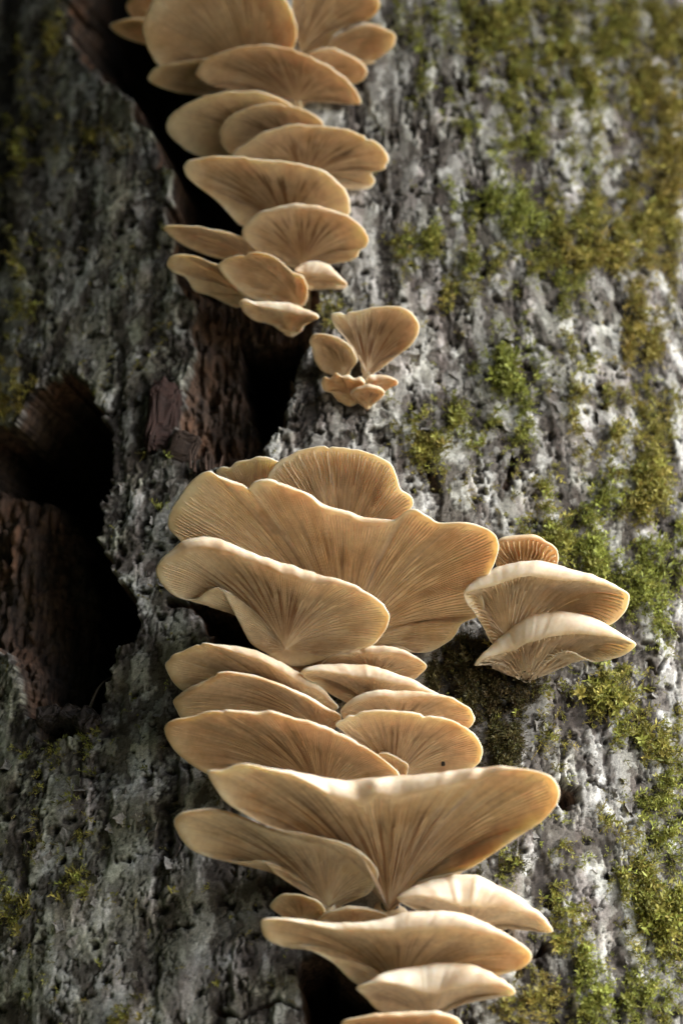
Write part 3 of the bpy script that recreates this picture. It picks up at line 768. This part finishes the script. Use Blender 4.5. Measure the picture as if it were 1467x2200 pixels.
    m('widest fan of the lower cluster, thick scalloped rim and a dark streaked stalk', (833, 1962),
      [(815, 1925), (790, 1870), (765, 1825), (684, 1796), (585, 1778), (493, 1729), (463, 1693), (445, 1656), (481, 1652, 3), (524, 1640, 3), (573, 1648, 6), (622, 1656, 14), (655, 1663, 28), (695, 1669, 48), (739, 1673, 42), (772, 1673, 50), (806, 1672, 38), (843, 1670, 48), (880, 1667, 44), (920, 1662, 38), (954, 1658, 34), (985, 1654, 42), (1015, 1650, 32), (1046, 1647, 36), (1076, 1644, 16), (1105, 1647, 8), (1131, 1652, 5), (1180, 1667), (1201, 1697), (1195, 1729), (1162, 1766), (1125, 1790), (1088, 1815), (1046, 1843), (1009, 1866), (950, 1880), (910, 1893), (880, 1919), (852, 1948)], alpha=31, w=4, tint=.1, streak=.9, bulge=.10, edge=.6, wave=.15, gill_px=6, kd=.8)
    m('pale torn lobe hanging under the right wing of the widest lower fan', (955, 1895),
      [(945, 1884), (950, 1865), (975, 1840), (1003, 1812, 6), (1035, 1788, 10), (1056, 1788, 8), (1048, 1812, 4), (1022, 1835), (1006, 1862), (985, 1880), (968, 1892)], alpha=26, w=4, tint=0, streak=0, pale=.7, edge=.1)
    m('twisted cap on the left below the widest fan, greenish in the shade', (705, 1955),
      [(696, 1942), (647, 1913), (598, 1882), (561, 1848), (524, 1852), (463, 1845), (414, 1827), (385, 1797), (374, 1761), (395, 1744, 6), (450, 1736, 14), (493, 1744, 16), (542, 1766, 14), (598, 1784, 12), (659, 1796, 12), (733, 1809, 10), (782, 1833, 6), (809, 1864), (812, 1891), (794, 1919), (763, 1934), (730, 1948)], alpha=31, w=4, tint=0, streak=.5, edge=.8, bulge=.10)
    m('white backed cap drooping right, below the pale torn lobe', (1000, 2010),
      [(950, 1985), (900, 1960), (853, 1932), (874, 1913, 22), (923, 1891, 50), (984, 1877, 66), (1033, 1882, 62), (1082, 1907, 48), (1125, 1934, 34), (1162, 1962, 20), (1185, 1993, 6), (1180, 2004), (1131, 1999), (1095, 1995), (1050, 2008)], alpha=16, w=4, tint=.05, streak=.1, pale=.5, edge=.5, kd=1.0)
    m('little orange cap in the dark gap under the streaked stalk', (755, 2000),
      [(710, 1990), (684, 1975), (708, 1956, 5), (757, 1944, 8), (800, 1953, 6), (832, 1969), (800, 1992)], alpha=22, w=4, tint=.9, streak=.2, edge=.5)
    m('barely lit brown cap in the hole left of the little orange one', (650, 1990),
      [(610, 1972), (579, 1946), (604, 1920), (647, 1920), (690, 1938), (700, 1965), (680, 1985)], alpha=24, w=3, tint=.6, streak=.4, edge=.3)
    m('wide low cap with rolled rim, second from the bottom', (858, 2142),
      [(800, 2130), (757, 2109), (720, 2074), (684, 2050), (634, 2030), (610, 2034), (573, 2018), (560, 1988), (567, 1974, 4), (604, 1971, 10), (659, 1977, 16), (708, 1982, 22), (769, 1983, 18), (819, 1975, 26), (861, 1963, 38), (904, 1956, 40), (953, 1956, 42), (1009, 1968, 34), (1064, 1993, 20), (1107, 2017, 10), (1138, 2042, 5), (1141, 2063), (1119, 2082), (1082, 2093), (1000, 2125), (920, 2142)], alpha=27, w=4, tint=.1, streak=.4, edge=.5, bulge=.12, kd=.9)
    m('pale hat shaped cap near the bottom edge with a white curved back', (920, 2202),
      [(870, 2196), (812, 2171), (788, 2146), (764, 2122), (794, 2106, 10), (831, 2088, 36), (880, 2079, 52), (953, 2067, 64), (1015, 2071, 60), (1052, 2085, 44), (1088, 2109, 18), (1106, 2126, 4), (1100, 2138), (1046, 2141), (1003, 2153), (966, 2170), (945, 2190)], alpha=18, w=4, tint=0, streak=.1, pale=.5, edge=.4, kd=1.0)
    m('orange cap cut off by the bottom edge of the frame', (880, 2300),
      [(800, 2260), (745, 2225), (733, 2196), (770, 2186, 6), (806, 2180, 10), (850, 2176, 10), (892, 2171, 12), (941, 2172, 10), (984, 2188, 5), (990, 2220), (940, 2270)], alpha=24, w=4, tint=.8, streak=.3, edge=.5)
    return dotted
dotted_cap = build_mushrooms()


# ------------------------------------------------------------------ moss
# where the moss sits: x, y, breadth, height on the photograph, density, tint (0 green .. 1 rust)
MOSS = [(1180, 70, 170, 60, 1.0, .45), (1120, 40, 130, 45, .8, .5), (1330, 60, 140, 70, .55, .5), (960, 40, 70, 60, .6, .2), (920, 140, 40, 80, .55, .1), (1440, 80, 60, 110, .9, .6),
        (1420, 250, 50, 110, 1.1, .75), (1440, 360, 45, 80, 1.1, .8), (1380, 200, 40, 70, .7, .6), (1180, 190, 120, 50, .7, .35), (1070, 150, 60, 50, .8, .3), (1250, 150, 80, 50, .6, .5),
        (1030, 265, 55, 20, .9, .15), (1110, 310, 40, 20, .8, .15), (1090, 215, 30, 50, .6, .3), (1300, 270, 70, 60, .45, .5), (1230, 330, 40, 60, .3, .3),
        (1075, 450, 40, 22, 1.0, .0), (1130, 490, 40, 22, 1.0, .0), (1235, 465, 45, 45, 1.0, .35), (1365, 480, 60, 50, 1.0, .45), (1150, 560, 90, 22, .7, .3), (1290, 555, 90, 30, .9, .55),
        (1200, 600, 40, 30, .7, .2), (1020, 570, 18, 60, .8, .2), (935, 515, 30, 30, .8, .2), (885, 525, 30, 40, .7, .3), (980, 630, 50, 30, .5, .4), (1390, 600, 40, 60, .35, .6),
        (1095, 800, 26, 60, 1.1, .0), (1110, 855, 22, 30, .9, .0), (1380, 720, 35, 50, .9, .6), (1245, 765, 25, 40, .6, .3), (1230, 840, 22, 60, .5, .4), (985, 890, 45, 30, .8, .2), (1030, 915, 50, 35, .7, .15),
        (925, 960, 35, 32, 1.0, .4), (940, 920, 20, 25, .8, .2), (870, 910, 40, 40, .3, .3), (1120, 930, 40, 24, .7, .1), (1290, 870, 60, 22, .5, .4), (1390, 890, 40, 60, .6, .4), (1150, 1040, 26, 50, .6, .3),
        (1385, 1070, 45, 75, 1.0, .4), (1390, 1170, 36, 60, .8, .05), (1400, 1270, 45, 45, 1.0, .0), (1285, 1195, 40, 32, 1.2, .0), (1275, 1080, 18, 40, .9, .05), (1195, 1170, 32, 40, 1.0, .2), (1340, 950, 50, 40, .5, .4), (1450, 1210, 20, 70, .7, .2),
        (1300, 1480, 55, 26, 1.1, .3), (1350, 1490, 20, 16, 1.0, .5), (1290, 1415, 14, 20, .6, .2), (1215, 1465, 14, 10, .6, .1), (1330, 1590, 26, 40, .6, .15), (1395, 1600, 24, 40, 1.0, .35), (1440, 1600, 26, 60, .7, .3), (1190, 1585, 24, 18, .7, .4),
        (1445, 1700, 40, 80, .9, .15), (1420, 1800, 50, 80, .7, .1), (1400, 1900, 60, 55, .9, .2), (1430, 1960, 60, 70, 1.2, .25), (1390, 1990, 40, 40, .7, .3), (1455, 2050, 30, 60, .5, .2), (1370, 1880, 30, 20, .9, .4), (1330, 1780, 20, 40, .6, .4),
        (1215, 1960, 18, 30, .7, .3), (1200, 2020, 24, 24, .8, .3), (1250, 2100, 24, 50, 1.1, .05), (1275, 2160, 26, 40, 1.2, .05), (1240, 2040, 14, 40, .8, .3), (1390, 2130, 40, 40, .9, .1), (1385, 2060, 24, 40, .7, .2), (1140, 2170, 50, 30, .9, .5), (1440, 2170, 30, 40, .6, .3),
        (1120, 1850, 30, 30, .5, .2), (1180, 1900, 30, 20, .5, .3), (870, 60, 30, 50, .3, .2), (860, 190, 30, 60, .25, .3), (690, 640, 25, 20, .8, .4), (710, 690, 22, 24, .5, .4),
        (25, 880, 40, 26, .9, .6), (20, 820, 40, 60, .5, .5), (60, 350, 60, 250, .25, .35), (110, 110, 60, 60, .4, .5), (200, 300, 60, 40, .35, .5), (40, 640, 40, 90, .35, .35),
        (100, 1640, 40, 34, .5, .3), (190, 1590, 45, 26, .5, .1), (140, 1710, 30, 30, .5, .2), (150, 1885, 34, 26, .9, .3), (30, 1950, 40, 30, .7, .3), (60, 1830, 50, 50, .4, .3), (350, 1070, 22, 14, .5, .0), (210, 1660, 30, 20, .5, .1), (20, 1980, 40, 60, .5, .3), (270, 2180, 40, 24, .6, .4), (190, 1800, 40, 30, .35, .3)]
SHADED_MOSS = [(1010, 1420, 60, 60, 1.0, .7), (1090, 1480, 70, 50, .9, .8), (1010, 1510, 60, 60, .8, .7), (1070, 1580, 60, 50, 1.0, .6), (1060, 1640, 50, 30, .8, .5), (960, 1450, 60, 40, .9, .7), (1130, 1540, 30, 50, .6, .6), (1080, 1860, 50, 40, .5, .5), (460, 1690, 60, 40, .3, .5)]

def moss_field(spots, seed, scatter=0.0):
    dens = np.zeros(TPX.shape); hue = np.zeros(TPX.shape)
    wx = TPX + 26 * fbm(TPX / 40.0, TPY / 40.0, 3, seed + 21); wy = TPY + 34 * fbm(TPX / 40.0, TPY / 40.0, 3, seed + 22)
    for x, y, a, b, w, h in spots:
        if y < 400 and x > 800: w, h = 0.72 * w, 0.75 * h
        g = w * np.exp(-((wx - x) / (1.25 * a)) ** 2 - ((wy - y) / (1.25 * b)) ** 2)
        hue = np.where(g > dens, h, hue); dens = np.maximum(dens, g)
    n = 0.75 * fbm(TPX / 17.0, TPY / 24.0, 4, seed, 0.62) + 0.6 * fbm(TPX / 34.0, TPY / 120.0, 3, seed + 9)
    if scatter:
        dens = dens + scatter * (0.35 + ss(820, 1150, TPX) * (1 + 0.15 * ss(900, 300, TPY))) * (1 - ss(0.3, 0.8, dens))
    dens = np.clip(dens, 0, 1.2) * ss(0.46, 0.78, dens * 0.68 + n * 1.2)
    return dens * (TDEP < 0.006), hue

def build_moss(name, label, spots, n, seed, green, rust, lmin, lmax, scatter=0.0):
    g = np.random.default_rng(seed)
    dens, hue = moss_field(spots, seed, scatter)
    d = dens.copy()
    d[:2] = 0; d[-2:] = 0; d[:, :2] = 0; d[:, -2:] = 0
    cum = np.cumsum(d.ravel()); idx = np.searchsorted(cum, g.random(n) * cum[-1])
    P = TV.reshape(-1, 3)[idx] + g.normal(size=(n, 3)) * 0.0006
    Nn = TN.reshape(-1, 3)[idx]
    rad = P - np.array([0, AXIS_Y, 0]); rad[:, 2] = 0; rad /= np.linalg.norm(rad, axis=1, keepdims=True)
    flow_id = np.floor(TPX.ravel()[idx] / 26), np.floor(TPY.ravel()[idx] / 26)
    hh = _hash(flow_id[0].astype(np.int64), flow_id[1].astype(np.int64), seed)
    ang = (hh & np.uint32(0xffff)).astype(float) / 65535 * 2 * math.pi
    tang = np.stack([np.cos(ang), 0 * ang, np.sin(ang)], 1)
    clump = fbm(TPX.ravel()[idx] / 22.0, TPY.ravel()[idx] / 22.0, 3, seed + 4)
    A = rad * g.uniform(0.35, 1.0, n)[:, None] + 0.35 * tang + g.normal(size=(n, 3)) * 0.42 + np.array([0, 0, -0.15])
    A /= np.linalg.norm(A, axis=1, keepdims=True)
    L = g.uniform(lmin, lmax, n) * (0.75 + 0.6 * np.clip(dens.ravel()[idx], 0, 1))
    L = L * np.where(g.random(n) < 0.10, 1.9, 1.0)
    P = P + rad * (0.0012 * np.clip(clump + 0.3, 0, 1.5))[:, None]
    droop = g.uniform(0.1, 0.5, n)
    K = 8                                      # leaflets on each shoot
    t = (np.arange(K) + 0.6) / K
    c = P[:, None] + A[:, None] * (L[:, None] * t)[..., None] + np.array([0, 0, -1.0]) * (droop[:, None] * L[:, None] * t ** 2)[..., None]
    S1 = np.cross(A, g.normal(size=(n, 3))); S1 /= np.linalg.norm(S1, axis=1, keepdims=True)
    S2 = np.cross(A, S1)
    ph = (np.arange(K) * 2.4)[None] + g.uniform(0, 6.28, n)[:, None]
    out = S1[:, None] * np.cos(ph)[..., None] + S2[:, None] * np.sin(ph)[..., None]
    ll = (L * 0.30)[:, None] * (1.15 - 0.6 * t)[None]
    tip = c + (out * 0.8 + A[:, None] * 0.75) * ll[..., None]
    wv = np.cross(out, A[:, None]); wv /= np.linalg.norm(wv, axis=-1, keepdims=True)
    hw = (ll * 0.20)[..., None]
    midp = c + (tip - c) * 0.45
    leaf = np.stack([c, midp + wv * hw, tip, midp - wv * hw], 2)      # n, K, 4, 3
    # the stalk
    e = c[:, -1] + A * (L * 0.12)[:, None]
    stalk = np.stack([P - S1 * 0.00018, P + S1 * 0.00018, e + S1 * 0.00010, e - S1 * 0.00010], 1)
    V = np.concatenate([leaf.reshape(-1, 3), stalk.reshape(-1, 3)])
    nq = n * K + n
    hv = np.clip(hue.ravel()[idx] + g.normal(size=n) * 0.16, 0, 1)[:, None]
    colr = (green * (1 - hv) + rust * hv) * g.uniform(0.5, 1.5, n)[:, None] * (1 + 0.45 * clump)[:, None]
    lc = np.repeat(colr[:, None], K, 1) * (0.8 + 0.45 * t)[None, :, None]
    cc = np.concatenate([np.repeat(lc.reshape(-1, 3), 4, 0), np.repeat(colr * np.array([0.9, 0.75, 0.7]), 4, 0)])
    o = obj(name, make_mesh(name, V, np.arange(4 * nq).reshape(nq, 4), col=np.clip(cc, 0.004, 0.6), smooth=False), M_MOSS)
    tag(o, label, 'moss', kind='stuff')
    return o

build_moss('moss', 'yellow green and rusty moss tufts scattered over the pale bark', MOSS, 30000, 41, np.array([0.205, 0.235, 0.050]), np.array([0.265, 0.185, 0.052]), 0.0036, 0.0095, 0.19)
build_moss('moss', 'dark brown green moss between the mushroom clusters, with shade put into its colour', SHADED_MOSS, 6000, 43, np.array([0.045, 0.055, 0.014]), np.array([0.060, 0.042, 0.018]), 0.0030, 0.0060)  # leaf colours darkened to carry the shade under the caps

# ------------------------------------------------------------------ loose flakes of bark
def build_flakes():
    meshes = []
    g = np.random.default_rng(5)
    for k in range(10):
        nu_, nv_ = 5, 4
        u = np.linspace(-1, 1, nu_); v = np.linspace(-1, 1, nv_)
        Uu, Vv = np.meshgrid(u, v, indexing='ij')
        X = Uu * (1 - 0.25 * Vv * g.uniform(-1, 1)) + g.normal(size=Uu.shape) * 0.13
        Y = Vv * g.uniform(0.5, 0.95) + g.normal(size=Uu.shape) * 0.13
        Zc = 0.30 * (Vv + 1) ** 2 * g.uniform(0.3, 0.75) - 0.15 + 0.10 * Uu ** 2 * g.uniform(-1, 2) + g.normal(size=Uu.shape) * 0.03
        top = np.stack([X, Y, Zc], -1).reshape(-1, 3)
        bot = top - np.array([0, 0, 0.16])
        V = np.concatenate([top, bot])
        f = grid_faces(nu_, nv_)
        n_ = nu_ * nv_
        q = [f, f[:, ::-1] + n_]
        edge = [i * nv_ for i in range(nu_)] + [(nu_ - 1) * nv_ + j for j in range(1, nv_)] + [i * nv_ + nv_ - 1 for i in range(nu_ - 2, -1, -1)] + [j for j in range(nv_ - 2, 0, -1)]
        e = np.array(edge); e2 = np.roll(e, -1)
        q.append(np.stack([e, e + n_, e2 + n_, e2], -1))
        tone = g.uniform(0.6, 1.25)
        ct = np.array([0.25, 0.245, 0.235]) * tone; cb = np.array([0.075, 0.055, 0.045])
        col = np.concatenate([np.tile(ct, (n_, 1)) * g.uniform(0.75, 1.2, (n_, 1)), np.tile(cb, (n_, 1))])
        meshes.append(make_mesh('bark_flake', V, np.concatenate(q), col=col, smooth=False))
        meshes[-1].materials.append(M_BARK)
    w = np.zeros(TPX.shape)
    for x, y, a, b, k in ((920, 760, 160, 250, 1.0), (1150, 900, 260, 220, .6), (1330, 1900, 220, 330, .7), (1300, 1450, 200, 150, .6), (330, 1120, 80, 160, .7), (900, 330, 80, 250, .6), (200, 1800, 260, 300, .4), (270, 600, 160, 250, .4), (1300, 500, 250, 400, .4)):
        w = np.maximum(w, k * np.exp(-((TPX - x) / a) ** 2 - ((TPY - y) / b) ** 2))
    w = w * (TDEP < 0.001) * (TPX > 5) * (TPX < 1462) * (TPY > 5) * (TPY < 2195)
    cum = np.cumsum(w.ravel()); idx = np.searchsorted(cum, g.random(280) * cum[-1])
    from mathutils import Matrix
    proto = obj('bark_flake', meshes[0], None, trunk)
    for n_, i in enumerate(idx):
        o = proto if n_ == 0 else proto.copy()
        if n_:
            o.data = meshes[n_ % len(meshes)]
            scene.collection.objects.link(o)
        P = TV.reshape(-1, 3)[i]
        zax = P - np.array([0, AXIS_Y, P[2]]); zax /= np.linalg.norm(zax)
        zax = zax + g.normal(size=3) * 0.18; zax /= np.linalg.norm(zax)
        a = g.choice([0, math.pi, math.pi / 2, -math.pi / 2]) + g.normal() * 0.5
        tx = np.cross([0, 0, 1.0], zax); tx /= np.linalg.norm(tx); ty = np.cross(zax, tx)
        xa = tx * math.cos(a) + ty * math.sin(a); ya = np.cross(zax, xa)
        sc = g.uniform(0.0020, 0.0046)
        Mx = Matrix([[*(xa * sc)], [*(ya * sc)], [*(zax * sc)]]).transposed().to_4x4()
        Mx.translation = Vector(P + zax * 0.0002)
        o.matrix_world = Mx
build_flakes()

# ------------------------------------------------------------------ rotten wood, splinters and litter of the hollow
def chunk_mesh(name, size, seed, col_a, col_b, n=20, cubes=0.12):
    """a crumbly block of rotten wood: a box with rounded corners, cracked across and along"""
    bmf = []
    g = np.random.default_rng(seed)
    th_ = np.linspace(0, 2 * math.pi, 2 * n, endpoint=False); ph_ = np.linspace(-math.pi / 2, math.pi / 2, n)
    TH, PH = np.meshgrid(th_, ph_, indexing='ij')
    se = lambda a, e: np.sign(a) * np.abs(a) ** e
    X = se(np.cos(PH), 0.4) * se(np.cos(TH), 0.4); Y = se(np.cos(PH), 0.4) * se(np.sin(TH), 0.4); Z = se(np.sin(PH), 0.4)
    nzv = fbm(X * 2.2 + seed, Z * 2.2 + Y * 1.7, 4, seed)
    cr = np.abs(perlin(X * 3.1 + Y * 2 + seed, Z * 4.5, seed + 3)); cr = 1 - ss(0.03, 0.14, cr)
    k = 1 + 0.16 * nzv - cubes * cr
    V = np.stack([X * k * size[0], Y * k * size[1], Z * k * size[2]], -1)
    tone = np.clip(0.5 + 0.6 * fbm(X * 5 + seed, Z * 5 + Y * 4, 3, seed + 8), 0, 1) * (1 - 0.7 * cr)
    c = np.array(col_a) + (np.array(col_b) - np.array(col_a)) * tone[..., None]
    return make_mesh(name, V, grid_faces(2 * n, n, True), col=c, smooth=False)

def place(o, px, py, out=0.0, rot=(0, 0, 0)):
    P = on_trunk(px, py)
    r_ = P - np.array([0, AXIS_Y, P[2]]); r_ /= np.linalg.norm(r_)
    o.location = P + r_ * out
    o.rotation_euler = rot

rw = obj('rotten_wood', chunk_mesh('rotten_wood', (0.0115, 0.008, 0.027), 3, (0.012, 0.007, 0.006), (0.055, 0.028, 0.024), 44, 0.10), M_ROT, tree)
rw['label'] = 'red brown cube cracked rotten wood block beside the hollow'
place(rw, 348, 895, -0.003, (0.1, 0.05, 0.2))
rw2 = obj('rotten_wood', chunk_mesh('rotten_wood', (0.010, 0.006, 0.012), 6, (0.018, 0.012, 0.010), (0.07, 0.048, 0.038), 30, 0.10), M_ROT, tree)
place(rw2, 390, 960, -0.004, (0.3, 0.35, 0.1))
def splinters(px, py, n, seed, h):
    g = np.random.default_rng(seed)
    Vs, Qs, Cs = [], [], []
    for k in range(n):
        c = np.array([g.normal() * 0.0035, g.normal() * 0.002, 0]); hh = h * g.uniform(0.5, 1.0); rr_ = g.uniform(0.0008, 0.0016)
        m_ = 6; an = np.linspace(0, 2 * math.pi, m_, endpoint=False)
        lean = g.normal(size=2) * 0.15
        rows = []
        for j, q in enumerate(np.linspace(0, 1, 6)):
            rad = rr_ * (1 - q) ** 0.6 * g.uniform(0.8, 1.2) + 0.00012
            rows.append(np.stack([c[0] + lean[0] * hh * q + rad * np.cos(an), c[1] + lean[1] * hh * q + rad * np.sin(an), np.full(m_, hh * q - 0.002)], -1))
        Vs.append(np.stack(rows, 1).reshape(-1, 3)); Qs.append(grid_faces(m_, 6, True) + k * 36)
        Cs.append(np.tile(np.array([0.055, 0.035, 0.027]) * g.uniform(0.5, 1.3), (36, 1)))
    o = obj('splinter', make_mesh('splinter', np.concatenate(Vs), np.concatenate(Qs), col=np.concatenate(Cs), smooth=False), M_ROT, tree)
    o['label'] = 'upright bundle of torn brown wood fibres behind the biggest fan'
    place(o, px, py, 0.001)
splinters(441, 1012, 16, 9, 0.016)
for (px, py, sz, sd_, lab) in ((185, 1552, (0.012, 0.008, 0.009), 12, 'black crumbly wood lump lying on the sill of the left hollow'),
                               (95, 1540, (0.010, 0.008, 0.007), 15, 'brown wood crumb at the left end of the hollow sill'),
                               (138, 1530, (0.0065, 0.006, 0.007), 18, 'small grey tipped wood crumb in the middle of the hollow sill')):
    o = obj('wood_crumb', chunk_mesh('wood_crumb', sz, sd_, (0.016, 0.013, 0.013), (0.085, 0.07, 0.068), 30, 0.16), M_ROT)
    place(o, px, py, -0.008, (0.2 * sd_, 0.3, 0.1 * sd_))
    tag(o, lab, 'wood crumb', 'wood crumbs on the hollow sill')
def twig():
    pts = [on_trunk(x, y) + np.array([0.003, 0.010 + dy, 0]) for x, y, dy in ((178, 1515, 0), (190, 1490, -.004), (200, 1470, -.004), (212, 1452, -.002), (222, 1440, .002), (230, 1432, .004))]
    m_ = 7; an = np.linspace(0, 2 * math.pi, m_, endpoint=False)
    V = np.stack([p + np.stack([np.cos(an), np.sin(an), 0 * an], -1) * (0.0011 - 0.00012 * k) for k, p in enumerate(pts)], 1)
    o = obj('twig', make_mesh('twig', V, grid_faces(m_, len(pts), True), col=np.tile([0.12, 0.10, 0.09], (V.shape[0] * V.shape[1], 1))), M_ROT)
    tag(o, 'thin bent grey twig leaning in the left hollow', 'twig')
twig()
# the dark speck on the smooth oval cap
def speck(root):
    cap = [c for c in root.children if c.name.startswith('cap')][0]
    P = np.array([root.matrix_world @ v.co for v in cap.data.vertices])
    px, py = project(P)
    i = np.argmin((px - 952) ** 2 + (py - 1640) ** 2 + 4e6 * np.maximum(0, ((P - CAM) @ FWD) - ((P - CAM) @ FWD).min() - 0.09))
    me = chunk_mesh('speck', (0.0012, 0.0012, 0.0012), 31, (0.02, 0.015, 0.012), (0.03, 0.02, 0.015), 8, 0.05)
    o = bpy.data.objects.new('speck', me); scene.collection.objects.link(o); me.materials.append(M_ROT)
    o.parent = root; o.location = Vector(P[i] - FWD * 0.0022) - root.location
bpy.context.view_layer.update()
speck(dotted_cap)

print('objects', len(bpy.data.objects), 'tris', sum(len(o.data.polygons) * 2 for o in bpy.data.objects if o.type == 'MESH'))
